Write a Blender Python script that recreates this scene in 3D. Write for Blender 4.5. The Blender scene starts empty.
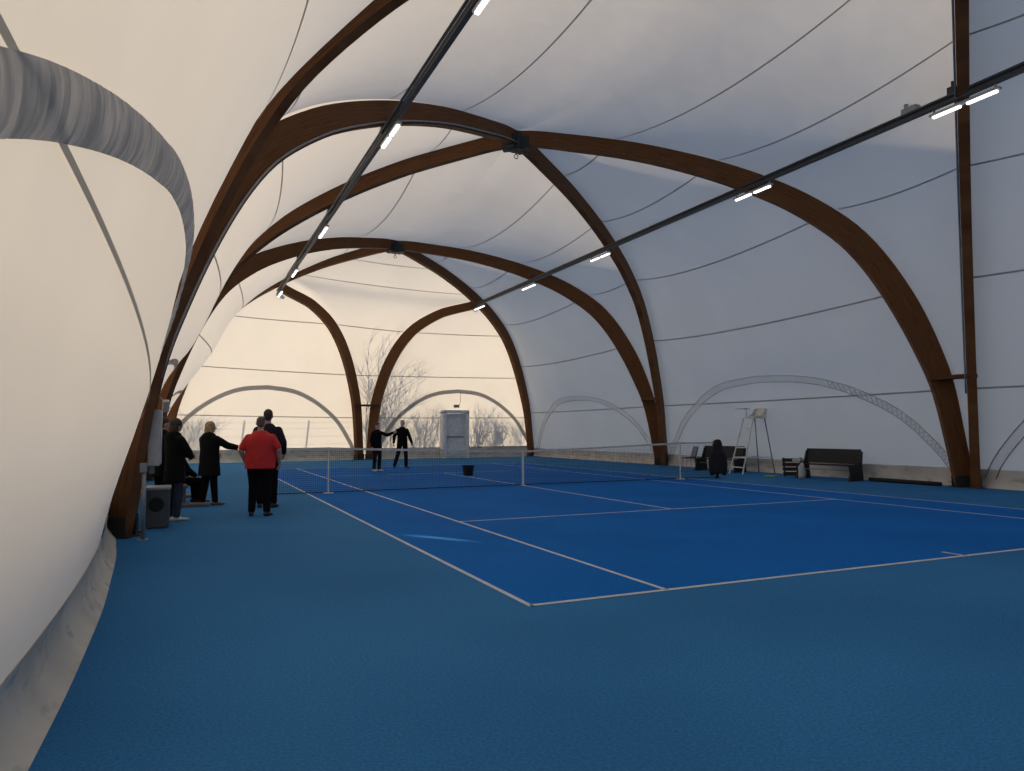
import bpy, bmesh, math, random
from mathutils import Vector, Matrix, noise as mnoise
random.seed(7)
V = Vector
scene = bpy.context.scene
COL = scene.collection
PI = math.pi

# ------------------------------------------------------------------ materials
def new_mat(name):
    m = bpy.data.materials.new(name); m.use_nodes = True
    nt = m.node_tree; nt.nodes.clear()
    out = nt.nodes.new('ShaderNodeOutputMaterial')
    return m, nt, out

def noise_col(nt, c1, c2, scale, detail=4, coord='Object', stretch=None, lo=.35, hi=.65):
    tc = nt.nodes.new('ShaderNodeTexCoord')
    mp = nt.nodes.new('ShaderNodeMapping')
    if stretch: mp.inputs['Scale'].default_value = stretch
    nt.links.new(tc.outputs[coord], mp.inputs['Vector'])
    n = nt.nodes.new('ShaderNodeTexNoise'); n.inputs['Scale'].default_value = scale; n.inputs['Detail'].default_value = detail
    nt.links.new(mp.outputs['Vector'], n.inputs['Vector'])
    r = nt.nodes.new('ShaderNodeValToRGB')
    r.color_ramp.elements[0].position = lo; r.color_ramp.elements[1].position = hi
    r.color_ramp.elements[0].color = (*c1, 1); r.color_ramp.elements[1].color = (*c2, 1)
    nt.links.new(n.outputs['Fac'], r.inputs['Fac'])
    return r, n, mp

def mat(name, c, c2=None, scale=6, rough=.6, metal=0., bump=0., bscale=60, stretch=None, coord='Object', spec=.5, emit=None):
    m, nt, out = new_mat(name)
    b = nt.nodes.new('ShaderNodeBsdfPrincipled')
    b.inputs['Roughness'].default_value = rough; b.inputs['Metallic'].default_value = metal
    b.inputs['Specular IOR Level'].default_value = spec
    c2 = c2 or tuple(min(1, x*.82) for x in c)
    r, n, mp = noise_col(nt, c2, c, scale, stretch=stretch, coord=coord)
    nt.links.new(r.outputs['Color'], b.inputs['Base Color'])
    if bump:
        n2 = nt.nodes.new('ShaderNodeTexNoise'); n2.inputs['Scale'].default_value = bscale
        nt.links.new(mp.outputs['Vector'], n2.inputs['Vector'])
        bp = nt.nodes.new('ShaderNodeBump'); bp.inputs['Strength'].default_value = bump; bp.inputs['Distance'].default_value = .01
        nt.links.new(n2.outputs['Fac'], bp.inputs['Height']); nt.links.new(bp.outputs['Normal'], b.inputs['Normal'])
    if emit:
        b.inputs['Emission Color'].default_value = (*emit[0], 1); b.inputs['Emission Strength'].default_value = emit[1]
    nt.links.new(b.outputs['BSDF'], out.inputs['Surface'])
    return m

def membrane(name, refl, trans, fac=.5, nscale=.5, var=.06, bump=.12):
    m, nt, out = new_mat(name)
    tc = nt.nodes.new('ShaderNodeTexCoord')
    n = nt.nodes.new('ShaderNodeTexNoise'); n.inputs['Scale'].default_value = nscale; n.inputs['Detail'].default_value = 5
    nt.links.new(tc.outputs['Object'], n.inputs['Vector'])
    def shade(c):
        r = nt.nodes.new('ShaderNodeValToRGB')
        r.color_ramp.elements[0].position = .3; r.color_ramp.elements[1].position = .7
        r.color_ramp.elements[0].color = (*[x*(1-var) for x in c], 1); r.color_ramp.elements[1].color = (*c, 1)
        nt.links.new(n.outputs['Fac'], r.inputs['Fac']); return r
    d = nt.nodes.new('ShaderNodeBsdfDiffuse'); t = nt.nodes.new('ShaderNodeBsdfTranslucent')
    nt.links.new(shade(refl).outputs['Color'], d.inputs['Color']); nt.links.new(shade(trans).outputs['Color'], t.inputs['Color'])
    n2 = nt.nodes.new('ShaderNodeTexNoise'); n2.inputs['Scale'].default_value = 1.7; n2.inputs['Detail'].default_value = 3
    nt.links.new(tc.outputs['Object'], n2.inputs['Vector'])
    bp = nt.nodes.new('ShaderNodeBump'); bp.inputs['Strength'].default_value = bump; bp.inputs['Distance'].default_value = .12
    nt.links.new(n2.outputs['Fac'], bp.inputs['Height'])
    nt.links.new(bp.outputs['Normal'], d.inputs['Normal']); nt.links.new(bp.outputs['Normal'], t.inputs['Normal'])
    mx = nt.nodes.new('ShaderNodeMixShader'); mx.inputs['Fac'].default_value = fac
    nt.links.new(d.outputs['BSDF'], mx.inputs[1]); nt.links.new(t.outputs['BSDF'], mx.inputs[2])
    nt.links.new(mx.outputs['Shader'], out.inputs['Surface'])
    return m

def wood_mat():
    m, nt, out = new_mat('glulam_wood')
    b = nt.nodes.new('ShaderNodeBsdfPrincipled'); b.inputs['Roughness'].default_value = .6; b.inputs['Specular IOR Level'].default_value = .15
    uv = nt.nodes.new('ShaderNodeUVMap')
    mp = nt.nodes.new('ShaderNodeMapping'); mp.inputs['Scale'].default_value = (.8, 26, 1)
    nt.links.new(uv.outputs['UV'], mp.inputs['Vector'])
    n = nt.nodes.new('ShaderNodeTexNoise'); n.inputs['Scale'].default_value = 2.2; n.inputs['Detail'].default_value = 6
    nt.links.new(mp.outputs['Vector'], n.inputs['Vector'])
    r = nt.nodes.new('ShaderNodeValToRGB')
    r.color_ramp.elements[0].position = .32; r.color_ramp.elements[1].position = .7
    r.color_ramp.elements[0].color = (*WOOD_D, 1); r.color_ramp.elements[1].color = (*WOOD_L, 1)
    nt.links.new(n.outputs['Fac'], r.inputs['Fac'])
    # laminations: thin dark glue lines along the curve
    sp = nt.nodes.new('ShaderNodeSeparateXYZ'); nt.links.new(uv.outputs['UV'], sp.inputs['Vector'])
    mu = nt.nodes.new('ShaderNodeMath'); mu.operation = 'MULTIPLY'; mu.inputs[1].default_value = 25
    nt.links.new(sp.outputs['Y'], mu.inputs[0])
    fr = nt.nodes.new('ShaderNodeMath'); fr.operation = 'FRACT'; nt.links.new(mu.outputs[0], fr.inputs[0])
    lt = nt.nodes.new('ShaderNodeMath'); lt.operation = 'LESS_THAN'; lt.inputs[1].default_value = .1; nt.links.new(fr.outputs[0], lt.inputs[0])
    mx = nt.nodes.new('ShaderNodeMixRGB'); mx.blend_type = 'MULTIPLY'; mx.inputs['Color2'].default_value = (.6, .55, .5, 1)
    nt.links.new(lt.outputs[0], mx.inputs['Fac']); nt.links.new(r.outputs['Color'], mx.inputs['Color1'])
    nt.links.new(mx.outputs['Color'], b.inputs['Base Color'])
    nt.links.new(b.outputs['BSDF'], out.inputs['Surface'])
    return m

def floor_mat(name, c, c2):
    m, nt, out = new_mat(name)
    b = nt.nodes.new('ShaderNodeBsdfPrincipled'); b.inputs['Roughness'].default_value = .85; b.inputs['Specular IOR Level'].default_value = .06
    r, n, mp = noise_col(nt, c2, c, .45, detail=6)
    r2, nn, mp2 = noise_col(nt, (.72, .72, .72), (1.12, 1.12, 1.12), 55, detail=3, lo=.3, hi=.7)
    mx = nt.nodes.new('ShaderNodeMixRGB'); mx.blend_type = 'MULTIPLY'; mx.inputs['Fac'].default_value = 1
    nt.links.new(r.outputs['Color'], mx.inputs['Color1']); nt.links.new(r2.outputs['Color'], mx.inputs['Color2'])
    nt.links.new(mx.outputs['Color'], b.inputs['Base Color'])
    bp = nt.nodes.new('ShaderNodeBump'); bp.inputs['Strength'].default_value = .5; bp.inputs['Distance'].default_value = .006
    nt.links.new(nn.outputs['Fac'], bp.inputs['Height']); nt.links.new(bp.outputs['Normal'], b.inputs['Normal'])
    nt.links.new(b.outputs['BSDF'], out.inputs['Surface'])
    return m

def skirt_mat():
    m, nt, out = new_mat('skirt_sheet')
    b = nt.nodes.new('ShaderNodeBsdfPrincipled'); b.inputs['Roughness'].default_value = .6; b.inputs['Specular IOR Level'].default_value = .3
    r, n, mp = noise_col(nt, (.5, .47, .42), (.66, .62, .55), 1.3)
    r2, nn, mp2 = noise_col(nt, (.35, .38, .44), (1, 1, 1), 3.2, detail=7, lo=.33, hi=.44, stretch=(1, .6, 2))
    mx = nt.nodes.new('ShaderNodeMixRGB'); mx.blend_type = 'MULTIPLY'; mx.inputs['Fac'].default_value = .55
    nt.links.new(r.outputs['Color'], mx.inputs['Color1']); nt.links.new(r2.outputs['Color'], mx.inputs['Color2'])
    nt.links.new(mx.outputs['Color'], b.inputs['Base Color'])
    nt.links.new(b.outputs['BSDF'], out.inputs['Surface'])
    return m

WOOD_D, WOOD_L = (.11, .042, .014), (.21, .094, .036)
M = {}
M['wood'] = wood_mat()
M['skin_roof'] = membrane('roof_membrane', (.80, .80, .79), (.335, .335, .335), .5)
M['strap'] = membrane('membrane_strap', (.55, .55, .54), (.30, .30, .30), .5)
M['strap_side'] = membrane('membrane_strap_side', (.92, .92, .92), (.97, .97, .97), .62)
M['seam'] = membrane('membrane_seam', (.42, .41, .40), (.42, .42, .42), .5)
def ruche_mat():
    m, nt, out = new_mat('ruched_fabric')
    uv = nt.nodes.new('ShaderNodeUVMap'); mp = nt.nodes.new('ShaderNodeMapping'); mp.inputs['Scale'].default_value = (30, .7, 1)
    nt.links.new(uv.outputs['UV'], mp.inputs['Vector'])
    n = nt.nodes.new('ShaderNodeTexNoise'); n.inputs['Scale'].default_value = 1.; n.inputs['Detail'].default_value = 4
    nt.links.new(mp.outputs['Vector'], n.inputs['Vector'])
    bp = nt.nodes.new('ShaderNodeBump'); bp.inputs['Strength'].default_value = 1.; bp.inputs['Distance'].default_value = .03
    nt.links.new(n.outputs['Fac'], bp.inputs['Height'])
    def ramp(a, b):
        r = nt.nodes.new('ShaderNodeValToRGB'); r.color_ramp.elements[0].position = .36; r.color_ramp.elements[1].position = .66
        r.color_ramp.elements[0].color = (*a, 1); r.color_ramp.elements[1].color = (*b, 1); nt.links.new(n.outputs['Fac'], r.inputs['Fac']); return r
    d = nt.nodes.new('ShaderNodeBsdfDiffuse'); t = nt.nodes.new('ShaderNodeBsdfTranslucent')
    nt.links.new(ramp((.50, .52, .55), (.72, .72, .73)).outputs['Color'], d.inputs['Color'])
    nt.links.new(ramp((.20, .21, .23), (.46, .46, .47)).outputs['Color'], t.inputs['Color'])
    nt.links.new(bp.outputs['Normal'], d.inputs['Normal'])
    mx = nt.nodes.new('ShaderNodeMixShader'); nt.links.new(d.outputs['BSDF'], mx.inputs[1]); nt.links.new(t.outputs['BSDF'], mx.inputs[2])
    nt.links.new(mx.outputs['Shader'], out.inputs['Surface'])
    return m
M['ruche'] = ruche_mat()
M['skirt'] = skirt_mat()
M['floor'] = floor_mat('court_surround', (.041, .205, .46), (.033, .172, .40))
M['court'] = floor_mat('court_inner', (.006, .158, .56), (.005, .135, .48))
M['line'] = mat('court_paint', (.62, .66, .70), scale=3, rough=.8)
M['steel'] = mat('dark_steel', (.035, .035, .035), rough=.55, metal=.3)
M['purlin'] = mat('purlin_steel', (.07, .075, .08), rough=.5, metal=.4)
M['galv'] = mat('galvanised', (.30, .32, .34), rough=.45, metal=.5)
M['white'] = mat('white_paint', (.72, .72, .70), rough=.5)
M['whitepl'] = mat('white_plastic', (.70, .68, .62), rough=.4)
M['tube'] = mat('tube_diffuser', (.9, .9, .9), rough=.5, emit=((1, .97, .9), 2.6))
M['housing'] = mat('light_housing', (.40, .41, .42), rough=.5)
M['black'] = mat('black_matt', (.012, .012, .013), rough=.7)
M['blackcloth'] = mat('black_cloth', (.014, .014, .017), rough=.9, bump=.3, bscale=30)
M['net'] = mat('net_cord', (.02, .025, .03), rough=.9)
M['band'] = mat('net_band', (.62, .62, .60), rough=.8)
M['box'] = mat('grey_box', (.085, .092, .10), rough=.5, bump=.1)
M['cab'] = mat('cabinet_grey', (.46, .47, .48), rough=.45)
M['green'] = mat('green_bag', (.13, .33, .06), rough=.7)
M['mat'] = mat('grey_board', (.16, .15, .14), rough=.8)
M['darkbench'] = mat('dark_bench', (.022, .022, .023), rough=.6, spec=.3)
M['bluechair'] = mat('blue_plastic', (.045, .055, .15), rough=.4)
M['towel'] = mat('white_towel', (.6, .58, .55), rough=.95, bump=.4, bscale=25)
M['door'] = mat('door_white', (.78, .80, .82), rough=.5)
M['dish'] = mat('yellow_green_plastic', (.30, .42, .10), rough=.6)
M['bark'] = mat('bark', (.10, .08, .06), rough=.9)
M['soil'] = mat('ground_gravel', (.22, .21, .19), (.15, .15, .12), scale=2, rough=.95)
M['dirtpipe'] = mat('black_hose', (.016, .014, .014), rough=.8)
M['skinA'] = mat('skin_tone', (.52, .31, .23), rough=.55)
M['red'] = mat('red_cotton', (.62, .030, .030), (.52, .022, .025), rough=.85, bump=.3, bscale=25)
M['navy'] = mat('navy_jacket', (.016, .020, .032), rough=.8, bump=.3, bscale=20, spec=.15)
M['trous'] = mat('black_trousers', (.007, .007, .009), rough=.9, bump=.3, bscale=25, spec=.1)
M['jeans'] = mat('blue_jeans', (.022, .035, .065), rough=.9, bump=.3, bscale=30)
M['coat'] = mat('black_padded_coat', (.008, .008, .010), rough=.8, bump=.6, bscale=14, spec=.12)
M['shoe'] = mat('black_shoe', (.012, .012, .012), rough=.6)
M['shoeb'] = mat('tan_shoe', (.16, .10, .07), rough=.6)
M['shoew'] = mat('white_shoe', (.66, .62, .55), rough=.6)
M['hairbrown'] = mat('brown_hair', (.045, .028, .020), rough=.7, bump=.6, bscale=40)
M['hairblond'] = mat('blond_hair', (.42, .29, .16), (.22, .14, .07), scale=18, rough=.6, bump=.6, bscale=40)
M['hairgrey'] = mat('grey_hair', (.13, .105, .09), rough=.8)
M['hairblack'] = mat('black_hair', (.015, .012, .011), rough=.6)
M['eye'] = mat('eye_dark', (.02, .015, .012), rough=.2)
M['lip'] = mat('lip_colour', (.32, .12, .10), rough=.5)

# ------------------------------------------------------------------ helpers
def link(name, bm, m, parent=None, smooth=False):
    me = bpy.data.meshes.new(name); bm.to_mesh(me); bm.free()
    me.materials.append(m)
    if smooth:
        for p in me.polygons: p.use_smooth = True
    o = bpy.data.objects.new(name, me); COL.objects.link(o)
    if parent: o.parent = parent
    return o
def tag(o, label=None, cat=None, group=None, kind=None):
    if label: o['label'] = label
    if cat: o['category'] = cat
    if group: o['group'] = group
    if kind: o['kind'] = kind
    return o
def thing(name, label, cat, loc=(0, 0, 0), rz=0, group=None):
    o = bpy.data.objects.new(name, None); COL.objects.link(o)
    o.location = loc; o.rotation_euler = (0, 0, rz); o.empty_display_size = .2
    return tag(o, label, cat, group)
def copy_tree(o, parent=None):
    c = o.copy(); COL.objects.link(c); c.parent = parent
    for ch in list(o.children): copy_tree(ch, c)
    return c
def box(bm, c, s, rot=None, bev=0.):
    g = bmesh.ops.create_cube(bm, size=1)
    mt = Matrix.Translation(V(c)) @ (rot.to_4x4() if rot else Matrix.Identity(4)) @ Matrix.Diagonal((*s, 1))
    bmesh.ops.transform(bm, matrix=mt, verts=g['verts'])
    if bev:
        es = list({e for v in g['verts'] for e in v.link_edges})
        bmesh.ops.bevel(bm, geom=es, offset=bev, segments=2, affect='EDGES', profile=.5)
def frame_of(d):
    d = d.normalized(); a = V((0, 0, 1)) if abs(d.z) < .95 else V((1, 0, 0))
    x = d.cross(a).normalized(); return x, d.cross(x).normalized()
def tube(bm, pts, r, seg=8, caps=True):
    pts = [V(p) for p in pts]; rs = r if isinstance(r, (list, tuple)) else [r]*len(pts)
    rings = []; px = None
    for i, p in enumerate(pts):
        d = (pts[min(i+1, len(pts)-1)]-pts[max(i-1, 0)])
        if px is None: px, py = frame_of(d)
        else:
            dn = d.normalized(); px = (px-dn*px.dot(dn)).normalized()
        py = d.normalized().cross(px)
        rings.append([bm.verts.new(p+(px*math.cos(2*PI*k/seg)+py*math.sin(2*PI*k/seg))*rs[i]) for k in range(seg)])
    for a, b in zip(rings, rings[1:]):
        for k in range(seg): bm.faces.new((a[k], a[(k+1) % seg], b[(k+1) % seg], b[k]))
    if caps:
        bm.faces.new(rings[0][::-1]); bm.faces.new(rings[-1])
def prism(bm, poly, axis, a, b):
    # poly: 2-D outline, extruded along axis ('x','y','z') from a to b
    def p3(p, t):
        return {'x': (t, p[0], p[1]), 'y': (p[0], t, p[1]), 'z': (p[0], p[1], t)}[axis]
    A = [bm.verts.new(p3(p, a)) for p in poly]; B = [bm.verts.new(p3(p, b)) for p in poly]
    n = len(poly)
    bm.faces.new(A[::-1]); bm.faces.new(B)
    for k in range(n): bm.faces.new((A[k], A[(k+1) % n], B[(k+1) % n], B[k]))
    bmesh.ops.recalc_face_normals(bm, faces=bm.faces)
def pchip(xs, ys):
    n = len(xs); h = [xs[i+1]-xs[i] for i in range(n-1)]; dl = [(ys[i+1]-ys[i])/h[i] for i in range(n-1)]
    m = [0]*n; m[0] = dl[0]*1.3; m[-1] = dl[-1]*.6
    for i in range(1, n-1):
        m[i] = 0 if dl[i-1]*dl[i] <= 0 else (2*dl[i-1]*dl[i]/(dl[i-1]+dl[i]))
    def f(x):
        x = min(max(x, xs[0]), xs[-1]); i = 0
        while i < n-2 and x > xs[i+1]: i += 1
        t = (x-xs[i])/h[i]
        return ((2*t**3-3*t*t+1)*ys[i]+(t**3-2*t*t+t)*h[i]*m[i]+(-2*t**3+3*t*t)*ys[i+1]+(t**3-t*t)*h[i]*m[i+1])
    return f
def lerp(a, b, t): return a+(b-a)*t
def sstep(x, a=0., b=1.):
    t = min(1, max(0, (x-a)/(b-a))); return t*t*(3-2*t)

# ------------------------------------------------------------------ camera
CAM = V((-8.129758167790666, -17.428353539556568, 1.4545826299145592))
yaw, pit, rol, FPX = 0.42229737071680873, 0.061004083982050365, -0.005162145731524022, 728.8709826808787
fw = V((math.sin(yaw)*math.cos(pit), math.cos(yaw)*math.cos(pit), math.sin(pit)))
rr = V((math.cos(yaw), -math.sin(yaw), 0)); uu = rr.cross(fw)
R_ = rr*math.cos(rol)+uu*math.sin(rol); U_ = -rr*math.sin(rol)+uu*math.cos(rol)
cd = bpy.data.cameras.new('camera'); cam = bpy.data.objects.new('camera', cd); COL.objects.link(cam)
cam.matrix_world = Matrix(((R_.x, U_.x, -fw.x, CAM.x), (R_.y, U_.y, -fw.y, CAM.y), (R_.z, U_.z, -fw.z, CAM.z), (0, 0, 0, 1)))
cd.sensor_width = 36; cd.sensor_fit = 'HORIZONTAL'; cd.lens = FPX/1024*36; cd.clip_start = .05; cd.clip_end = 300
scene.camera = cam

# ------------------------------------------------------------------ arch geometry
DX = [0, .015, .038, .073, .125, .21, .325, .48, .69, .885, .957, 1]
ZX = [0, 1.0, 2.45, 3.6, 4.85, 6.25, 7.28, 8.15, 8.95, 9.42, 9.56, 9.6]
d_of_z = pchip(ZX, DX)
DE = [0, .045, .1, .19, .37, .65, 1]; ZE = [0, 2.6, 3.8, 5.05, 6.45, 7.4, 7.9]
dE_of_z = pchip(ZE, DE)
ZTOP = 9.6
XL, XR = -9.0, 9.45
Y0, Y1, Y2, Y3 = -18.5, -5.65, 7.2, 19.3
C0, C1, C2 = V((.2, -12.1, 0)), V((.2, .75, 0)), V((.2, 13.6, 0))
L0, L1, L2, L3 = V((XL, Y0, 0)), V((XL, Y1, 0)), V((XL-.14, Y2, 0)), V((XL, Y3, 0))
R0, R1, R2, R3 = V((XR, Y0, 0)), V((XR, Y1, 0)), V((XR+.2, Y2, 0)), V((XR+.1, Y3, 0))

class Arch:
    def __init__(s, A, B, dz=d_of_z, zt=ZTOP, k=1., depth=None):
        s.A, s.B, s.dz, s.zt = A.copy(), B.copy(), dz, zt
        s.dir = (B-A); s.L = s.dir.length; s.dir.normalize()
        s.dep = depth or (lambda q: lerp(.42, .62, sstep(q, .05, .35)) if q < .35 else lerp(.62, .42, sstep(q, .4, 1)))
    def c(s, z): return s.A+s.dir*(s.L*s.dz(z))+V((0, 0, z))
    def n(s, z):
        e = .02; a, b = max(0, z-e), min(s.zt, z+e)
        ds = (s.dz(b)-s.dz(a))*s.L; dz = b-a; l = math.hypot(ds, dz)
        v = (s.dir*(-dz)+V((0, 0, ds)))/l
        return lerp(v, V((0, 0, 1)), sstep(z, 9.2, 9.58)).normalized() if s.zt > 9 else v
    def q(s, z):   # rough fraction of the length
        return .62*z/s.zt+.38*s.dz(z)
    def off(s, z, o=None):
        z = min(z, s.zt)
        o = s.dep(s.q(z))/2+.02 if o is None else o
        return s.c(z)+s.n(z)*o
    def zs(s, n):
        # z samples spaced evenly along the curve
        N = 600; zz = [s.zt*i/N for i in range(N+1)]; ac = [0]
        for a, b in zip(zz, zz[1:]): ac.append(ac[-1]+(s.c(b)-s.c(a)).length)
        res = []; j = 0
        for i in range(n+1):
            t = ac[-1]*i/n
            while j < N-1 and ac[j+1] < t: j += 1
            f = (t-ac[j])/(ac[j+1]-ac[j]); res.append(zz[j]+(zz[j+1]-zz[j])*min(1, f))
        return res

def build_arch(a, label, cut0=0., cut1=.0, width=.2, conduit=False):
    root = thing('glulam_arch', label, 'arch', a.A, 0, 'laminated timber half arches')
    bm = bmesh.new(); uvl = bm.loops.layers.uv.new('UVMap')
    zs = a.zs(56); side = V((-a.dir.y, a.dir.x, 0))*width/2
    ln = 0; rows = []; lens = []
    prev = None
    for z in zs:
        p = a.c(z)-a.A; n = a.n(z); h = a.dep(a.q(z))/2
        if prev is not None: ln += (p-prev).length
        prev = p; lens.append(ln)
        rows.append([bm.verts.new(p+n*h+side), bm.verts.new(p+n*h-side), bm.verts.new(p-n*h-side), bm.verts.new(p-n*h+side)])
    vv = [(0, .2), (0.2, .8), (.8, 1.), (1., 0.)]
    hs = [a.dep(a.q(z)) for z in zs]
    for i in range(len(rows)-1):
        for k in range(4):
            f = bm.faces.new((rows[i][k], rows[i][(k+1) % 4], rows[i+1][(k+1) % 4], rows[i+1][k]))
            for lp, (ii, kk) in zip(f.loops, ((i, 0), (i, 1), (i+1, 1), (i+1, 0))):
                wd = width if k in (0, 2) else hs[ii]
                lp[uvl].uv = (lens[ii], (kk-.5)*wd if k in (1, 3) else .02)
    bm.faces.new(rows[0]); bm.faces.new(rows[-1][::-1])
    bmesh.ops.recalc_face_normals(bm, faces=bm.faces)
    link('beam', bm, M['wood'], root)
    # steel shoe at the foot
    bm = bmesh.new(); pts = []
    rot = Matrix((a.dir, V((-a.dir.y, a.dir.x, 0)), V((0, 0, 1)))).transposed()
    for sgn in (-1, 1):
        box(bm, a.dir*.02+V((-a.dir.y, a.dir.x, 0))*sgn*(width/2+.012)+V((0, 0, .14)), (.5, .02, .28), rot)
    box(bm, a.dir*.02+V((0, 0, .012)), (.62, width+.16, .024), rot)
    link('steel_shoe', bm, M['steel'], root)
    if conduit:
        bm = bmesh.new(); sd = V((-a.dir.y, a.dir.x, 0))*conduit
        tube(bm, [a.c(z)-a.A-a.n(z)*(a.dep(a.q(z))/2-.06)+sd*(width/2+.03) for z in zs[8:]], .022, 6)
        link('conduit', bm, M['galv'], root, True)
    return root

A = dict(L1c1=Arch(L1, C1), R1c1=Arch(R1, C1), L1c0=Arch(L1, C0), R1c0=Arch(R1, C0), L2c1=Arch(L2, C1), R2c1=Arch(R2, C1),
         L2c2=Arch(L2, C2), R2c2=Arch(R2, C2), L3c2=Arch(L3, C2), R3c2=Arch(R3, C2), L0c0=Arch(L0, C0), R0c0=Arch(R0, C0))
# timber pairs leave the foot side by side: shift each foot a little towards its own bay
def shifted(f, dy): return f+V((0, dy, 0))
B = dict(L1c1=Arch(shifted(L1, .13), C1), R1c1=Arch(shifted(R1, .13), C1), L1c0=Arch(shifted(L1, -.13), C0), R1c0=Arch(shifted(R1, -.13), C0),
         L2c1=Arch(shifted(L2, -.13), C1), R2c1=Arch(shifted(R2, -.13), C1), L2c2=Arch(shifted(L2, .13), C2), R2c2=Arch(shifted(R2, .13), C2),
         L3c2=A['L3c2'], R3c2=A['R3c2'])
JR, JL = V((5.44, 16.83, 0)), V((-4.25, 16.4, 0))
E0 = V((.2, Y3, 0))
eg = lambda q: lerp(.44, .52, sstep(q, 0, .4)) if q < .5 else lerp(.52, .40, sstep(q, .5, 1))
ER, EL = Arch(V((.48, Y3, 0)), JR, dE_of_z, 7.9, depth=eg), Arch(V((-.06, Y3, 0)), JL, dE_of_z, 7.9, depth=eg)
LAB = dict(
 L1c1='brown timber half arch from the nearest left foot up to the nearer roof node',
 R1c1='brown timber half arch from the right foot nearest the camera to the nearer roof node',
 L1c0='dark timber half arch from the nearest left foot leaving through the top of the photo',
 R1c0='dark timber half arch seen edge-on as a thin vertical line at far right',
 L2c1='brown timber half arch descending left from the nearer roof node',
 R2c1='slender timber half arch descending right from the nearer roof node to the middle right foot',
 L2c2='brown timber half arch left of the far roof node, crossed by the left light beam',
 R2c2='broad timber half arch from the far roof node to the middle right foot',
 L3c2='brown timber half arch from the far roof node down to the hidden far left corner',
 R3c2='brown timber half arch from the far roof node to the far right corner foot')
for k in LAB: build_arch(B[k], LAB[k], conduit={'R1c0': -1, 'L1c1': -1}.get(k, False))
build_arch(EL, 'timber half arch curving left from the middle foot of the far end wall')
build_arch(ER, 'timber half arch curving right from the middle foot of the far end wall')

# spacer blocks between paired arches
def spacer(a, b, z, label, w=.10):
    p, q = a.c(z), b.c(z)
    p = p-a.n(z)*.12; q = q-b.n(z)*.12
    d = (q-p); bm = bmesh.new(); mid = (p+q)/2
    rot = Matrix((d.normalized(), V((-d.y, d.x, 0)).normalized(), V((0, 0, 1)))).transposed()
    box(bm, (0, 0, 0), (d.length+.1, .30, w), rot, .008)
    o = link('spacer_beam', bm, M['wood'], None); o.location = mid
    tag(o, label, 'beam')
spacer(B['R1c1'], B['R1c0'], 2.72, 'short pale timber spacer between the paired arches at the nearest right foot')
spacer(B['R2c1'], B['R2c2'], 2.72, 'short timber spacer between the paired arches at the middle right foot')
spacer(EL, ER, 2.75, 'short timber spacer joining both arches above the far end wall foot')

# steel roof nodes
def node(c, z, label):
    root = thing('roof_node', label, 'connector', c+V((0, 0, z)))
    bm = bmesh.new(); bmesh.ops.create_cone(bm, cap_ends=True, segments=16, radius1=.2, radius2=.2, depth=.5)
    link('hub', bm, M['steel'], root, False)
    bm = bmesh.new()
    for sx in (-1, 1):
        for sy in (-1, 1):
            d = V((sx*9.2, sy*6.4, 0)).normalized(); rot = Matrix((d, V((-d.y, d.x, 0)), V((0, 0, 1)))).transposed()
            box(bm, d*.22+V((0, 0, -.06)), (.32, .24, .34), rot)
    link('plate', bm, M['steel'], root)
    bm = bmesh.new(); tube(bm, [(0, 0, -.2), (0, 0, -.36)], .02); tube(bm, [V((.06*math.cos(t), 0, -.42+.06*math.sin(t))) for t in [2*PI*k/12 for k in range(13)]], .012, 6)
    link('eye_bolt', bm, M['steel'], root)
node(C1, 9.52, 'dark steel connector where four arches meet at the nearer roof node')
node(C2, 9.52, 'dark steel connector where the arches meet at the farther roof node')

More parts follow.
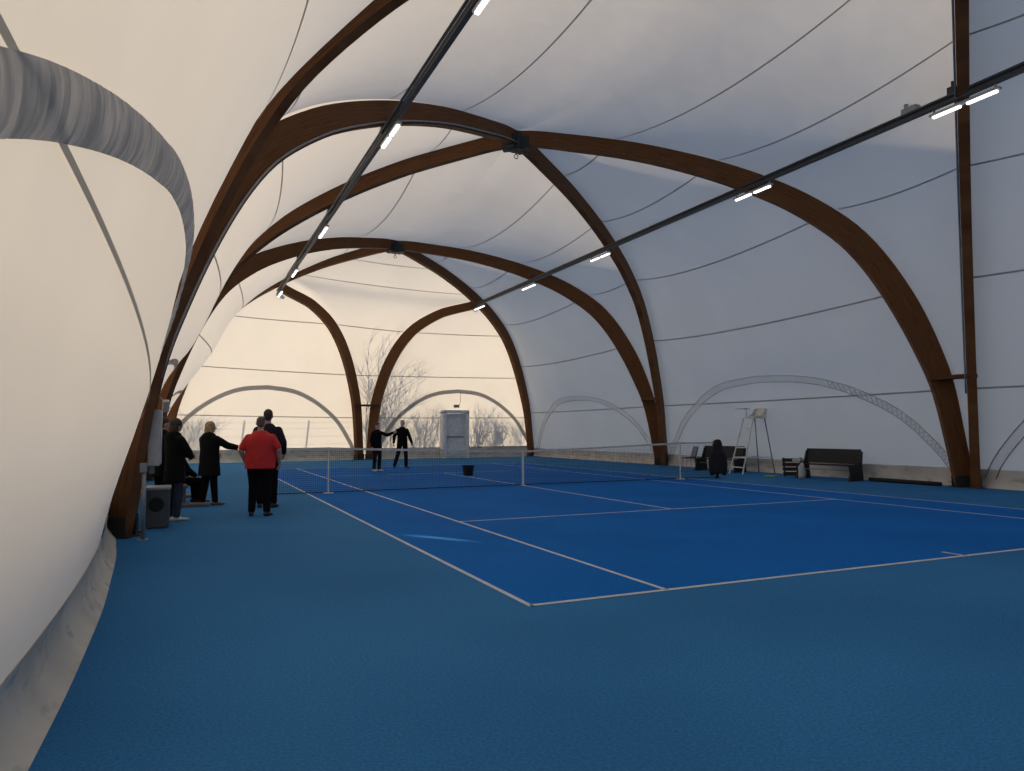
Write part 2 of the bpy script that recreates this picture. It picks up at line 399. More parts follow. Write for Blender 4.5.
# ------------------------------------------------------------------ membrane
class Patch:
    """surface between two edge curves, sagging towards the hall"""
    def __init__(s, a, b, sag, axis, zlow=.0, wref=12.8, ground=.35, up=0., rise=2.6, prof=None):
        s.up = up; s.rise = rise; s.prof = prof
        s.a, s.b, s.sag, s.axis, s.wref, s.ground = a, b, sag, axis, wref, ground
    def base(s, u, z): return lerp(s.a(z), s.b(z), u)
    def nrm(s, u, z):
        e = .05; z0, z1 = max(0, z-e), min(9.6, z+e)
        tz = s.base(u, z1)-s.base(u, z0); tu = s.b(z)-s.a(z)
        if tu.length < .3: z2 = max(0, z-.6); tu = s.b(z2)-s.a(z2)
        if tu.length < .05 or tz.length < 1e-6: tu = V((0, 1, 0))
        n = tz.cross(tu)
        if n.length < 1e-6: n = V((0, 0, -1))
        n.normalize()
        if n.dot(s.axis(s.base(u, z))) < 0: n = -n
        if s.axis in (side_axis, roof_axis): n = lerp(n, V((0, 0, -1)), sstep(z, 8.6, 9.6)).normalized()
        return n
    def pt(s, u, z, off=0.):
        w = (s.b(z)-s.a(z)).length/s.wref
        g = s.prof(z) if s.prof else s.ground+(1-s.ground)*sstep(z, 0, s.rise)
        return s.base(u, z)+s.nrm(u, z)*((s.sag+s.up*(.22*sstep(z, 2.7, 5.)+.65*sstep(z, 4.6, 7)))*w*g*4*u*(1-u)+off)
    def mesh(s, zs, nu, extra=None, bm=None):
        bm = bm or bmesh.new(); rows = []
        for z in zs:
            row = []
            for i in range(nu+1):
                u = i/nu; p = s.pt(u, z)
                if extra: p = extra(u, z, p)
                row.append(bm.verts.new(p))
            rows.append(row)
        for r0, r1 in zip(rows, rows[1:]):
            for i in range(nu): bm.faces.new((r0[i], r0[i+1], r1[i+1], r1[i]))
        return bm
    def ribbon(s, uz, wid, off, bm):
        """ribbon along list of (u,z), width wid measured up the surface"""
        prev = None
        for i, (u, z) in enumerate(uz):
            p = s.pt(u, z, off)
            q = s.pt(u, min(9.6, z+.05), off)
            t = (q-p); t = t.normalized() if t.length > 1e-6 else V((0, 0, 1))
            if wid is None: continue
            cur = (bm.verts.new(p-t*wid/2), bm.verts.new(p+t*wid/2))
            if prev: bm.faces.new((prev[0], cur[0], cur[1], prev[1]))
            prev = cur

def side_axis(p): return V((.2-p.x, 0, 3.5-p.z if p.z > 3.5 else 0))
def roof_axis(p): return V((.2-p.x, 0, -max(0.5, p.z-3)))
def end_axis(p): return V((0, -1, -.3))
def near_axis(p): return V((0, 1, -.3))

ZL = A['L1c1'].zs(46)
SAG = .85
def of(k): return A[k].off
P = {}
gB = pchip([0, 1, 2.5, 3.25, 3.6, 4.4, 5.2, 6.3, 9.6], [.05, .10, .37, .68, .86, 1.0, 1.03, 1.07, 1.05])
for sd in 'LR':
    P[sd+'A'] = Patch(of(sd+'0c0'), of(sd+'1c0'), .66 if sd == 'L' else SAG, side_axis, ground=.45 if sd == 'L' else .12, up=1 if sd == 'L' else 0, rise=2.6 if sd == 'L' else 6.5)
    P[sd+'B'] = Patch(of(sd+'1c1'), of(sd+'2c1'), SAG, side_axis, prof=gB)
    P[sd+'C'] = Patch(of(sd+'2c2'), of(sd+'3c2'), SAG, side_axis, prof=gB if sd == 'R' else lambda z: 1.47*sstep(z, 1, 5.5)+.07)
    P[sd+'r1'] = Patch(of(sd+'1c0'), of(sd+'1c1'), SAG, roof_axis)
    P[sd+'r2'] = Patch(of(sd+'2c1'), of(sd+'2c2'), SAG, roof_axis)
# end walls
def end_curve(arch, corner, J, top):
    # half arch offset, blended at its top onto the corner arch's outer edge
    jz = 7.9
    # z on the corner arch over J
    f = (J-corner.A).length/corner.L
    lo, hi = 0, 9.6
    for _ in range(40):
        m = (lo+hi)/2
        if corner.dz(m) < f: lo = m
        else: hi = m
    zc = lo; target = corner.off(zc); delta = target-arch.off(jz)
    def g(z):
        if z <= jz: return arch.off(z)+delta*sstep(z, 4.5, jz)
        t = (z-jz)/(9.6-jz); return corner.off(zc+(9.6-zc)*t)
    def side(z):   # corner arch from the foot to J, same z range 0..jz
        return corner.off(zc*min(1, z/jz))
    return g, side
gl, sl = end_curve(EL, A['L3c2'], JL, C2); gr, sr = end_curve(ER, A['R3c2'], JR, C2)
P['EL'] = Patch(sl, gl, .22, end_axis, ground=.1, wref=9.); P['ER'] = Patch(gr, sr, .22, end_axis, ground=.1, wref=9.)
P['EC'] = Patch(gl, gr, .20, end_axis, ground=.1, wref=9.)
def mirror_near(g):   # the end behind the camera is the mirror image of the far end
    return lambda z: V((g(z).x, 2*.4-g(z).y, g(z).z))
P['NL'] = Patch(mirror_near(sl), mirror_near(gl), 0, near_axis); P['NR'] = Patch(mirror_near(gr), mirror_near(sr), 0, near_axis)
P['NC'] = Patch(mirror_near(gl), mirror_near(gr), 0, near_axis)

# arched lower openings (curve of the roll-up panel): g(normalised half-span) -> height
GU = [0, .2, .33, .5, .7, .8, .9, .96, 1]; GZ = [1, .979, .946, .856, .68, .55, .35, .19, .03]
garch = pchip(GU, GZ)
gnear = pchip([0, .14, .264, .364, .446, .52, .595, .7, .8, .9, .96, 1], [1, .985, .955, .912, .87, .825, .77, .665, .53, .33, .17, .03])
def arch_uz(n, half, peak, inset=0., uc=.5, span=12.85, garch=garch):
    """(u,z) along the arch; inset shrinks it by a constant width"""
    res = []
    for i in range(n+1):
        t = -PI/2+PI*i/n; q = math.sin(t)*.999
        z = peak*garch(abs(q)); x = q*half
        # inward normal in (x,z)
        e = .01; q2 = max(-.999, min(.999, q+e)); q1 = max(-.999, min(.999, q-e))
        tx = (q2-q1)*half; tz = peak*(garch(abs(q2))-garch(abs(q1))); l = math.hypot(tx, tz)
        x += inset*tz/l; z -= inset*tx/l
        res.append((uc+x/span, max(.02, z)))
    return res

PEAK_A = 2.95; HALF_A = 6.05

def join_patches(name, keys, m, kind='structure', extra=None, dense=()):
    bm = bmesh.new()
    for k in keys:
        if k[0] in 'EN' and k[1] in 'LR': zs = [z for z in ZL if z < 7.9]+[7.9]; nu = 18
        elif k[0] in 'EN': zs = [z for z in ZL if z > 0]; zs = [0]+zs; nu = 18
        else: zs = A['L1c1'].zs(74) if k == 'LB' else ZL; nu = 22
        if k[0] == 'L': nu = 60
        P[k].mesh(zs, nu, extra if k in dense else None, bm)
    bmesh.ops.remove_doubles(bm, verts=bm.verts, dist=.002)
    bmesh.ops.dissolve_degenerate(bm, edges=bm.edges, dist=.001)
    bmesh.ops.recalc_face_normals(bm, faces=bm.faces)
    if name == 'wall_left':   # a small unlaced gap lets one streak of sun onto the court
        g = min(bm.faces, key=lambda f: (f.calc_center_median()-V((-8.8, -1.71, 1.86))).length)
        bmesh.ops.delete(bm, geom=[g], context='FACES')
    o = link(name, bm, m, None, True); tag(o, kind=kind); return o
W = {}
W['left'] = join_patches('wall_left', ['LA', 'LB', 'LC'], M['skin_roof'], dense=('LA',))
W['right'] = join_patches('wall_right', ['RA', 'RB', 'RC'], M['skin_roof'])
W['far'] = join_patches('wall_far', ['EL', 'EC', 'ER'], M['skin_roof'])
W['near'] = join_patches('wall_near', ['NL', 'NC', 'NR'], M['skin_roof'])
W['ceil'] = join_patches('ceiling', ['Lr1', 'Rr1', 'Lr2', 'Rr2'], M['skin_roof'])
# the end bays' roof triangles above the end half arches belong to the end walls (patches EC / NC)

# seams welded across the membrane
LEV = [2.35, 4.8, 6.85, 8.35, 9.15]
def seam_set(keys, parent, lev=LEV, wid=.045):
    for k in keys:
        for z in lev:
            bm = bmesh.new(); n = 60
            P[k].ribbon([(.012+.976*i/n, z-(1.2*(i/n-.238) if k == 'LA' and z < 3 else 0)) for i in range(n+1)], .028 if k == 'LA' and z < 3 else wid, .015, bm)
            link('seam', bm, M['seam'], parent, True)
seam_set(['LA'], W['left'], [2.2]+LEV[1:]); seam_set(['LB', 'LC'], W['left']); seam_set(['RA', 'RB', 'RC'], W['right'])
seam_set(['Lr1', 'Rr1', 'Lr2', 'Rr2'], W['ceil'], [6.85, 8.35, 9.15])
seam_set(['EL', 'ER'], W['far'], [2.08, 4.15, 6.25]); seam_set(['EC'], W['far'], [4.15, 6.25, 8.0, 8.9])

# arched straps round the roll-up panels
def strap(k, parent, half, peak, uc, span, wid, m, edges, lace=None, off=.02):
    bm = bmesh.new(); n = 72
    o = arch_uz(n, half, peak, 0, uc, span); i_ = arch_uz(n, half, peak, wid, uc, span)
    pr = None
    for a, b in zip(o, i_):
        c = (bm.verts.new(P[k].pt(*a, off)), bm.verts.new(P[k].pt(*b, off)))
        if pr: bm.faces.new((pr[0], c[0], c[1], pr[1]))
        pr = c
    s = link('arched_strap', bm, m, parent, True)
    if edges:
        for pts in (o, i_):
            bm = bmesh.new(); tube(bm, [P[k].pt(*a, off+.01) for a in pts], edges, 6); link('edge_cord', bm, M['seam'], s, True)
    if lace:
        bm = bmesh.new(); oo = arch_uz(400, half, peak, .03, uc, span); ii = arch_uz(400, half, peak, wid-.03, uc, span)
        pts = []
        for j in range(int(400*lace[0]), int(400*lace[1]), 2):
            pts.append(P[k].pt(*(oo[j] if (j//2) % 2 else ii[j]), off+.012))
        tube(bm, pts, .008, 4); link('lacing', bm, M['seam'], s)
strap('RB', W['right'], 6.12, 3.2, .5, 12.85, .22, M['strap_side'], .008, (.06, .36))
strap('RC', W['right'], 5.6, 3.1, .5, 12.1, .22, M['strap_side'], .008)
strap('RA', W['right'], 6.1, 3.15, .5, 12.85, .24, M['strap_side'], .012)
strap('LB', W['left'], 6.0, 3.1, .5, 12.85, .14, M['strap'], None)
strap('LC', W['left'], 5.6, 3.1, .5, 12.1, .14, M['strap'], None)
strap('EL', W['far'], 4.55, 3.5, .48, 9.2, .20, M['strap'], None)
strap('ER', W['far'], 4.45, 3.55, .52, 9.2, .20, M['strap'], None)

# ruched band round the arched panel on the left wall beside the camera
bm = bmesh.new(); N = 3000; K = 6; ri = 0; uvl = bm.loops.layers.uv.new('UVMap')
oo = arch_uz(N, HALF_A, PEAK_A, 0, garch=gnear); ii = arch_uz(N, HALF_A, PEAK_A, .18, garch=gnear)
rows = []
for j, (a, b) in enumerate(zip(oo, ii)):
    p = P['LA'].pt(*a, .012); q = P['LA'].pt(*b, .012)
    fade = sstep(min(j, N-j)/N, .0, .12)
    q_ = j*14.2/N; ph = 2.5*mnoise.noise(V((q_*3, 0, 0)))
    pl = abs(math.sin(q_*75+ph))*.006+.007*mnoise.noise(V((q_*22, 1.7, 0)))+.006*abs(math.sin(q_*29+2*ph))
    row = []
    nn = P['LA'].nrm(*a)
    for k in range(K+1):
        t = k/K; w = pl*math.sin(PI*min(1, t*1.0+.0))**.5 if 0 < t < 1 else pl*.3
        row.append(bm.verts.new(lerp(p, q, t)+nn*(w+.012*math.sin(PI*t)**.5+.006)))
    rows.append(row)
for r0, r1 in zip(rows, rows[1:]):
    jj = ri; ri += 1
    for k in range(K):
        f = bm.faces.new((r0[k], r1[k], r1[k+1], r0[k+1]))
        for lp, (a_, b_) in zip(f.loops, ((jj, k), (jj+1, k), (jj+1, k+1), (jj, k+1))): lp[uvl].uv = (a_*14.2/N, b_/K)
tag(link('ruched_band', bm, M['ruche'], W['left'], True), 'gathered grey fabric band round the arched opening')

# skirts folded onto the floor
def skirt(name, keys, floor_in, zt, kind_rows=None):
    bm = bmesh.new()
    for k in keys:
        pr = None; n = 90
        for i in range(n+1):
            u = i/n; top = P[k].pt(u, zt, .02); low = P[k].pt(u, .05, .02); nrm = P[k].nrm(u, .3); nrm.z = 0; nrm.normalize()
            wv = mnoise.noise(V((u*9, zt*7, len(k)+ord(k[1]))))*.05
            fi = floor_in(u) if callable(floor_in) else floor_in
            f2 = V((low.x, low.y, 0))
            r = [top, V((low.x, low.y, zt*.66))+nrm*(.02+fi*.10+wv*.3), f2+V((0, 0, zt*.33))+nrm*(fi*.38+wv*.6), f2+V((0, 0, .04))+nrm*(fi*.8+wv*.4), f2+V((0, 0, .006))+nrm*(fi*1.05+wv*.2)]
            cur = [bm.verts.new(p) for p in r]
            if pr:
                for a in range(4): bm.faces.new((pr[a], cur[a], cur[a+1], pr[a+1]))
            pr = cur
    o = link(name, bm, M['skirt'], None, True); tag(o, kind='structure'); return o
skirt('baseboard_left', ['LA', 'LB', 'LC'], lambda u: .155, .42)
skirt('baseboard_right', ['RA', 'RB', 'RC'], .14, .42)
skirt('baseboard_far', ['EL', 'ER'], .12, .55)

# ------------------------------------------------------------------ floor, court, lines
def plane(name, x0, x1, y0, y1, z, m):
    bm = bmesh.new(); vs = [bm.verts.new(p) for p in ((x0, y0, z), (x1, y0, z), (x1, y1, z), (x0, y1, z))]; bm.faces.new(vs)
    o = link(name, bm, m); tag(o, kind='structure'); return o
plane('floor', -9.45, 10.1, -19.2, 19.9, 0, M['floor'])
plane('court_floor', -5.485, 5.485, -11.885, 11.885, .002, M['court'])
LW = .05; HX, SX, BY, SY = 5.485, 4.115, 11.885, 6.40
tr = [0]
def line(x0, x1, y0, y1):
    tr[0] += 1; plane('trim_%d' % tr[0], x0, x1, y0, y1, .004, M['line'])
for x in (-HX, HX): line(x-LW/2, x+LW/2, -BY-.03, BY+.03)
for x in (-SX, SX): line(x-LW/2, x+LW/2, -BY, BY)
for y in (-BY, BY): line(-HX, HX, y-LW*.6, y+LW*.6)
for y in (-SY, SY): line(-SX, SX, y-LW/2, y+LW/2)
line(-LW/2, LW/2, -SY, SY)
line(-LW/2, LW/2, -BY, -BY+.28); line(-LW/2, LW/2, BY-.28, BY)

# ------------------------------------------------------------------ net
net = thing('tennis_net', 'black tennis net with pale headband stretched across the blue court', 'net')
def ztop(x):
    ax = abs(x)
    return .914+(1.07-.914)*min(1, ax/5.03)**1.15 if ax < 5.03 else 1.07
bm = bmesh.new(); xs = -6.35
def strand(bm, p, q, t):
    p, q = V(p), V(q); d = (q-p).normalized()
    s = d.cross(V((0, 1, 0))).normalized()*t; n = V((0, t, 0))
    a = [bm.verts.new(p+s), bm.verts.new(p+n), bm.verts.new(p-s), bm.verts.new(p-n)]
    b = [bm.verts.new(q+s), bm.verts.new(q+n), bm.verts.new(q-s), bm.verts.new(q-n)]
    for k in range(4): bm.faces.new((a[k], a[(k+1) % 4], b[(k+1) % 4], b[k]))
nx = 282
for i in range(nx+1):
    x = -6.35+12.7*i/nx; strand(bm, (x, 0, .03), (x, 0, ztop(x)-.02), .0024)
nseg = 24
for j in range(22):
    f = j/21.5
    for i in range(nseg):
        xa, xb = -6.35+12.7*i/nseg, -6.35+12.7*(i+1)/nseg
        strand(bm, (xa, 0, .03+(ztop(xa)-.05)*f), (xb, 0, .03+(ztop(xb)-.05)*f), .0022)
link('net_mesh', bm, M['net'], net)
bm = bmesh.new(); pr = None
for i in range(61):
    x = -6.38+12.76*i/60; z = ztop(x)
    c = [bm.verts.new((x, yy, zz)) for yy, zz in ((-.014, z-.05), (-.014, z), (.014, z), (.014, z-.05))]
    if pr:
        for k in range(4): bm.faces.new((pr[k], c[k], c[(k+1) % 4], pr[(k+1) % 4]))
    pr = c
bmesh.ops.recalc_face_normals(bm, faces=bm.faces)
link('headband', bm, M['band'], net)
bm = bmesh.new(); tube(bm, [(-6.35, 0, .03), (6.35, 0, .03)], .012, 6); link('bottom_cord', bm, M['net'], net)
bm = bmesh.new(); box(bm, (0, -.018, .457), (.05, .006, .914)); box(bm, (0, 0, .916), (.05, .042, .006)); box(bm, (0, .018, .457), (.05, .006, .914)); box(bm, (0, 0, .01), (.12, .10, .02))
link('center_strap', bm, M['white'], net)
for sx in (-1, 1):
    bm = bmesh.new(); tube(bm, [(sx*6.4, 0, 0), (sx*6.4, 0, 1.08)], .04, 14); tube(bm, [(sx*6.4, 0, 0), (sx*6.4, 0, .02)], .09, 14)
    link('post', bm, M['steel'], net, True)
bm = bmesh.new(); box(bm, (-6.46, 0, .78), (.07, .06, .14), None, .01); tube(bm, [(-6.5, 0, .78), (-6.58, 0, .78), (-6.58, 0, .68)], .01, 6); link('winder', bm, M['galv'], net)
for sx, lab in ((-1, 'white singles stick propping the net on the left half, near the men'), (1, 'white singles stick propping the net on the right half, near the bench')):
    r = thing('singles_stick', lab, 'net post', (sx*5.03, -.03, 0), 0, 'singles sticks')
    bm = bmesh.new(); box(bm, (0, 0, .54), (.03, .03, 1.08), None, .004); link('stick', bm, M['white'], r)
    bm = bmesh.new(); box(bm, (0, 0, .012), (.22, .16, .024), None, .006); link('base_plate', bm, M['white'], r)

# black hooded coat over the right net post
def loft(bm, rings, seg=20, caps=True):
    """rings: (cx,cy,z,rx,ry)"""
    rs = []
    for cx, cy, z, rx, ry in rings:
        rs.append([bm.verts.new((cx+rx*math.cos(2*PI*k/seg), cy+ry*math.sin(2*PI*k/seg), z)) for k in range(seg)])
    for a, b in zip(rs, rs[1:]):
        for k in range(seg): bm.faces.new((a[k], a[(k+1) % seg], b[(k+1) % seg], b[k]))
    if caps: bm.faces.new(rs[0][::-1]); bm.faces.new(rs[-1])
def jitter(bm, amp, sc, seed=0):
    for v in bm.verts:
        n = mnoise.noise_vector(v.co*sc+V((seed, seed*2.3, 0))); v.co += n*amp
ct = thing('hooded_coat', 'black hooded coat draped over the right net post', 'coat', (6.4, -.02, 0), math.radians(-25))
bm = bmesh.new(); loft(bm, [(0, 0, .78, .13, .12), (0, -.01, .84, .135, .13), (.01, -.01, .92, .14, .14), (.01, 0, 1.0, .145, .14), (0, 0, 1.08, .13, .12), (0, 0, 1.13, .08, .08), (0, 0, 1.145, .02, .02)], 20)
jitter(bm, .02, 9, 1); link('hood', bm, M['blackcloth'], ct, True)
bm = bmesh.new(); rg = []
for z, rx, ry in ((.13, .20, .16), (.18, .215, .17), (.35, .20, .16), (.55, .19, .15), (.70, .18, .14), (.78, .15, .13), (.83, .10, .10)): rg.append((0, 0, z, rx, ry))
loft(bm, rg, 28); jitter(bm, .035, 7, 2); link('coat_body', bm, M['blackcloth'], ct, True)
for sx in (-1, 1):
    bm = bmesh.new(); tube(bm, [(sx*.13, -.02, .76), (sx*.19, -.03, .6), (sx*.21, -.04, .4), (sx*.20, -.04, .22), (sx*.17, -.05, .08)], [.05, .075, .075, .07, .06], 12); jitter(bm, .015, 9, 3+sx)
    link('sleeve', bm, M['blackcloth'], ct, True)

# ------------------------------------------------------------------ furniture on the right
def bench_at(x, y, rz, label, L=1.72):
    r = thing('court_bench', label, 'bench', (x, y, 0), rz, 'dark court benches')
    r.scale = (1, 1, .94)
    # local: length along y, faces -x
    for sy in (-1, 1):
        bm = bmesh.new(); prism(bm, [(-.34, 0), (.28, 0), (.22, .42), (.28, .86), (.16, .86), (.04, .50), (-.30, .46), (-.27, .25)], 'y', sy*L/2-.03, sy*L/2+.03)
        link('end_panel', bm, M['darkbench'], r)
    bm = bmesh.new()
    for k in range(4): box(bm, (-.17+k*.105, 0, .445), (.09, L, .03), None, .006)
    link('seat', bm, M['darkbench'], r)
    bm = bmesh.new(); rot = Matrix.Rotation(math.radians(12), 3, 'Y')
    for k in range(3): box(bm, (.13+k*.035, 0, .56+k*.145), (.03, L+.04, .148), rot, .006)
    link('backrest', bm, M['darkbench'], r)
    bm = bmesh.new(); tube(bm, [(-.12, -L/2, .3), (-.12, L/2, .3)], .015, 6); link('stretcher', bm, M['galv'], r)
    return r
b2 = bench_at(8.72, -2.02, math.radians(6), 'dark bench with solid end panels, right of the umpire chair')
b1 = copy_tree(b2); b1.location = (8.72, 2.62, 0); b1.rotation_euler.z = math.radians(8)
b1['label'] = 'dark bench standing behind the umpire chair ladder'
# slatted section leaning beside the bench
r = thing('slatted_panel', 'dark slatted wooden panel leaning just left of the right-hand bench', 'panel', (8.80, -.62, 0), math.radians(-30))
rot = Matrix.Rotation(math.radians(-14), 3, 'X'); bm = bmesh.new()
for k in range(4): box(bm, rot @ V((0, 0, .09+k*.14)), (.62, .03, .105), rot, .005)
link('slats', bm, M['darkbench'], r)
for sx in (-1, 1):
    bm = bmesh.new(); box(bm, rot @ V((sx*.25, .03, .29)), (.05, .03, .60), rot); link('batten', bm, M['darkbench'], r)
# white towel / bag against bench
bm = bmesh.new(); loft(bm, [(0, 0, 0.0, .09, .07), (0, 0, .05, .12, .09), (.01, 0, .2, .11, .08), (0, .01, .34, .10, .07), (.02, 0, .42, .06, .05), (.02, 0, .46, .02, .02)], 16); jitter(bm, .03, 8, 5)
o = link('towel_bag', bm, M['towel'], None, True); o.location = (8.42, -1.30, 0); tag(o, 'small white cloth bag standing beside the far end of the right-hand bench', 'bag')
bm = bmesh.new(); box(bm, (0, 0, .05), (.22, .3, .08), None, .03); bmesh.ops.subdivide_edges(bm, edges=bm.edges, cuts=2); jitter(bm, .02, 9, 2)
o = link('folded_towel', bm, M['towel'], None, True); o.location = (8.62, -1.0, .462); tag(o, 'crumpled pale towel lying on the far end of the right-hand bench', 'towel')
# flexible dark pipe on the floor along the wall
bm = bmesh.new(); tube(bm, [(9.05, -3.1, .06), (9.08, -3.8, .06), (9.12, -4.4, .055), (9.14, -5.1, .05)], .055, 10)
tag(link('floor_pipe', bm, M['dirtpipe'], None, True), 'black pipe lying on the floor along the base of the right wall', 'pipe')
# disc on the floor
bm = bmesh.new(); loft(bm, [(0, 0, 0, .2, .2), (0, 0, .02, .21, .21), (0, 0, .03, .16, .16)], 24); o = link('floor_disc', bm, M['dish'], None, True); o.location = (8.15, -.35, 0.004)
tag(o, 'flat yellow-green disc on the floor right of the umpire chair', 'marker')

# umpire chair
uc = thing('umpire_chair', 'tall white umpire chair with ladder and plastic seat', 'umpire chair', (8.1, 1.15, 0))
bm = bmesh.new()
for sy in (-.31, .31):
    tube(bm, [(0, sy, 0), (.58, sy*.72, 1.80)], .022, 8)
link('ladder_rails', bm, M['white'], uc)
for z in (.22, .53, .85, 1.15, 1.45):
    bm = bmesh.new(); f = z/1.8; box(bm, (.58*f, 0, z), (.06, .62*(1-.28*f), .035)); link('rung', bm, M['white'], uc)
for sy in (-.36, .36):
    bm = bmesh.new(); tube(bm, [(1.30, sy, 0), (1.05, sy*.62, 1.80)], .02, 8); link('leg', bm, M['galv'], uc, True)
bm = bmesh.new()
for sy in (-1, 1): tube(bm, [(.17, sy*.29, .53), (1.225, sy*.34, .53)], .016, 6)
tube(bm, [(1.225, -.34, .53), (1.225, .34, .53)], .016, 6); link('brace', bm, M['white'], uc)
bm = bmesh.new(); box(bm, (.83, 0, 1.81), (.58, .56, .03), None, .005); link('platform', bm, M['whitepl'], uc)
bm = bmesh.new(); sc = [(x_+.17, z_) for x_, z_ in ((.50, 1.84), (.90, 1.83), (.98, 2.12), (.955, 2.13), (.87, 1.88), (.50, 1.88))]
prism(bm, sc, 'y', -.24, .24)
for sy in (-1, 1): prism(bm, [(.77, 1.84), (1.10, 1.84), (1.14, 2.11), (1.05, 2.11), (.97, 1.95)], 'y', sy*.24-.012, sy*.24+.012)
link('seat', bm, M['whitepl'], uc)
bm = bmesh.new(); tube(bm, [(.78, .33, 1.81), (.80, .33, 2.10), (.50, .33, 2.12)], .012, 6); box(bm, (.46, .15, 2.11), (.2, .45, .02)); link('writing_arm', bm, M['galv'], uc)

# blue plastic chair
bc = thing('plastic_chair', 'blue plastic chair by the middle right foot, left of the benches', 'chair', (8.30, 3.80, 0), math.radians(-15))
bm = bmesh.new(); prism(bm, [(-.24, .43), (.17, .41), (.21, .5), (.30, .83), (.27, .84), (.15, .47), (-.24, .455)], 'y', -.21, .21)
bmesh.ops.bevel(bm, geom=list(bm.edges), offset=.008, segments=1, affect='EDGES'); link('seat_shell', bm, M['bluechair'], bc)
for sx in (-1, 1):
    for sy in (-1, 1):
        bm = bmesh.new(); tube(bm, [(sx*.2, sy*.19, 0), (sx*.13, sy*.16, .43)], .012, 6); link('leg', bm, M['galv'], bc)

# bucket on the far court
bk = thing('ball_bucket', 'black bucket standing on the far court behind the net', 'bucket', (.25, 4.7, 0))
bm = bmesh.new(); loft(bm, [(0, 0, 0, .15, .15), (0, 0, .30, .19, .19), (0, 0, .31, .20, .20), (0, 0, .33, .20, .20), (0, 0, .33, .18, .18), (0, 0, .04, .14, .14)], 28); link('pail', bm, M['black'], bk, True)
bm = bmesh.new(); tube(bm, [V((.205*math.cos(t), .03, .31-.10*math.sin(t))) for t in [PI*k/14 for k in range(15)]], .006, 6); link('handle', bm, M['galv'], bk)

# ------------------------------------------------------------------ purlins with lights
def purlin(x, label):
    r = thing('roof_purlin', label, 'beam', (x, 0, 7.78))
    bm = bmesh.new(); box(bm, (0, 0, 0), (.10, 36.0, .13), None, .008); link('beam', bm, M['purlin'], r)
    bm = bmesh.new(); tube(bm, [(-.09, -17, .05), (-.09, 16.8, .05)], .028, 8); link('conduit', bm, M['purlin'], r, True)
    for yy in ((-8.45, -2.6, 4.15, 10.2) if x > 0 else (-8.9, -2.45, 4.0, 10.45)):
        bm = bmesh.new(); box(bm, (0, yy, .12), (.16, .14, .2)); tube(bm, [(0, yy, .1), (0, yy, .34)], .03, 8); link('bracket', bm, M['steel'], r)
    return r
# the purlins stop short of the end arches
purlin(5.25, 'long dark steel beam carrying the right row of tube lights')
purlin(-4.33, 'long dark steel beam carrying the left row of tube lights')
def light_fix(x, y, label, z=7.58):
    r = thing('tube_light', label, 'light', (x, y, z), 0, 'twin tube lights')
    bm = bmesh.new(); box(bm, (0, 0, .035), (.11, 1.36, .05), None, .008); link('housing', bm, M['housing'], r)
    for sy in (-1, 1):
        bm = bmesh.new(); box(bm, (0, sy*.345, -.012), (.075, .57, .045), None, .015); link('diffuser', bm, M['tube'], r)
    for sy in (-1, 1):
        bm = bmesh.new(); box(bm, (0, sy*.6, .10), (.03, .03, .10)); link('hanger', bm, M['galv'], r)
    return r
proto = light_fix(5.25, -8.65, 'lit twin tube light at far right where the thin vertical arch crosses the beam')
for x, y, lb in ((5.25, -3.0, 'lit twin tube light on the right beam under the big near arch'),
               (5.25, 4.65, 'lit tube light on the right beam, third from the camera'),
               (5.25, 10.55, 'lit tube light on the right beam under the far broad arch'),
               (5.25, 16.3, 'small lit tube light at the far end of the right beam'),
               (-4.33, -8.4, 'lit tube light cut off by the top edge of the photo on the left beam'),
               (-4.33, -2.85, 'bright twin tube light on the left beam below the near arch'),
               (-4.33, 5.2, 'lit tube light on the left beam below the second crossing arch'),
               (-4.33, 11.6, 'lit tube light on the left beam under the far arch'),
               (-4.33, 16.3, 'small lit tube light at the far end of the left beam')):
    c = copy_tree(proto); c.location = (x, y, 7.58); c['label'] = lb
# motor box on the right purlin
jb = thing('junction_box', 'small grey motor box sitting on the right beam near the vertical arch', 'box', (5.25, -7.55, 7.86))
bm = bmesh.new(); box(bm, (0, 0, .06), (.16, .34, .12), None, .015); link('housing', bm, M['galv'], jb)
bm = bmesh.new(); tube(bm, [(0, .1, .12), (0, .1, .22)], .04, 10); link('knob', bm, M['galv'], jb)
jb2 = copy_tree(jb); jb2.location = (5.25, 1.2, 7.86); jb2.scale = (.5, .5, .5); jb2['label'] = 'small clamp box on the right beam between the second and third lights'

# ------------------------------------------------------------------ door in the far wall
dr = bpy.data.objects.new('door_1', None); COL.objects.link(dr); dr.location = (4.86, 18.86, 0); tag(dr, kind='structure')
bm = bmesh.new()
for sx in (-1, 1): box(bm, (sx*.64, 0, 1.2), (.16, .5, 2.4))
box(bm, (0, 0, 2.43), (1.44, .5, .16)); link('door_frame', bm, M['door'], dr)
bm = bmesh.new(); box(bm, (0, .0, 1.17), (1.1, .06, 2.3)); 
for z, h in ((1.75, .9), (.62, .95)): box(bm, (0, -.035, z), (.86, .02, h), None, .006)
link('door_leaf', bm, M['door'], dr)
bm = bmesh.new(); tube(bm, [(-.42, -.11, 1.12), (.42, -.11, 1.12)], .03, 8)
for sx in (-1, 1): box(bm, (sx*.4, -.07, 1.12), (.06, .09, .08))
link('panic_bar', bm, M['galv'], dr)
el = thing('emergency_lamp', 'small lamp mounted above the white exit door in the far wall', 'lamp', (4.9, 18.70, 2.72))
bm = bmesh.new(); box(bm, (0, 0, 0), (.30, .12, .16), None, .02); link('housing', bm, M['galv'], el)
bm = bmesh.new(); tube(bm, [(.16, 0, .05), (.22, 0, .25), (.24, .02, .75)], .012, 6); link('cable', bm, M['galv'], el)

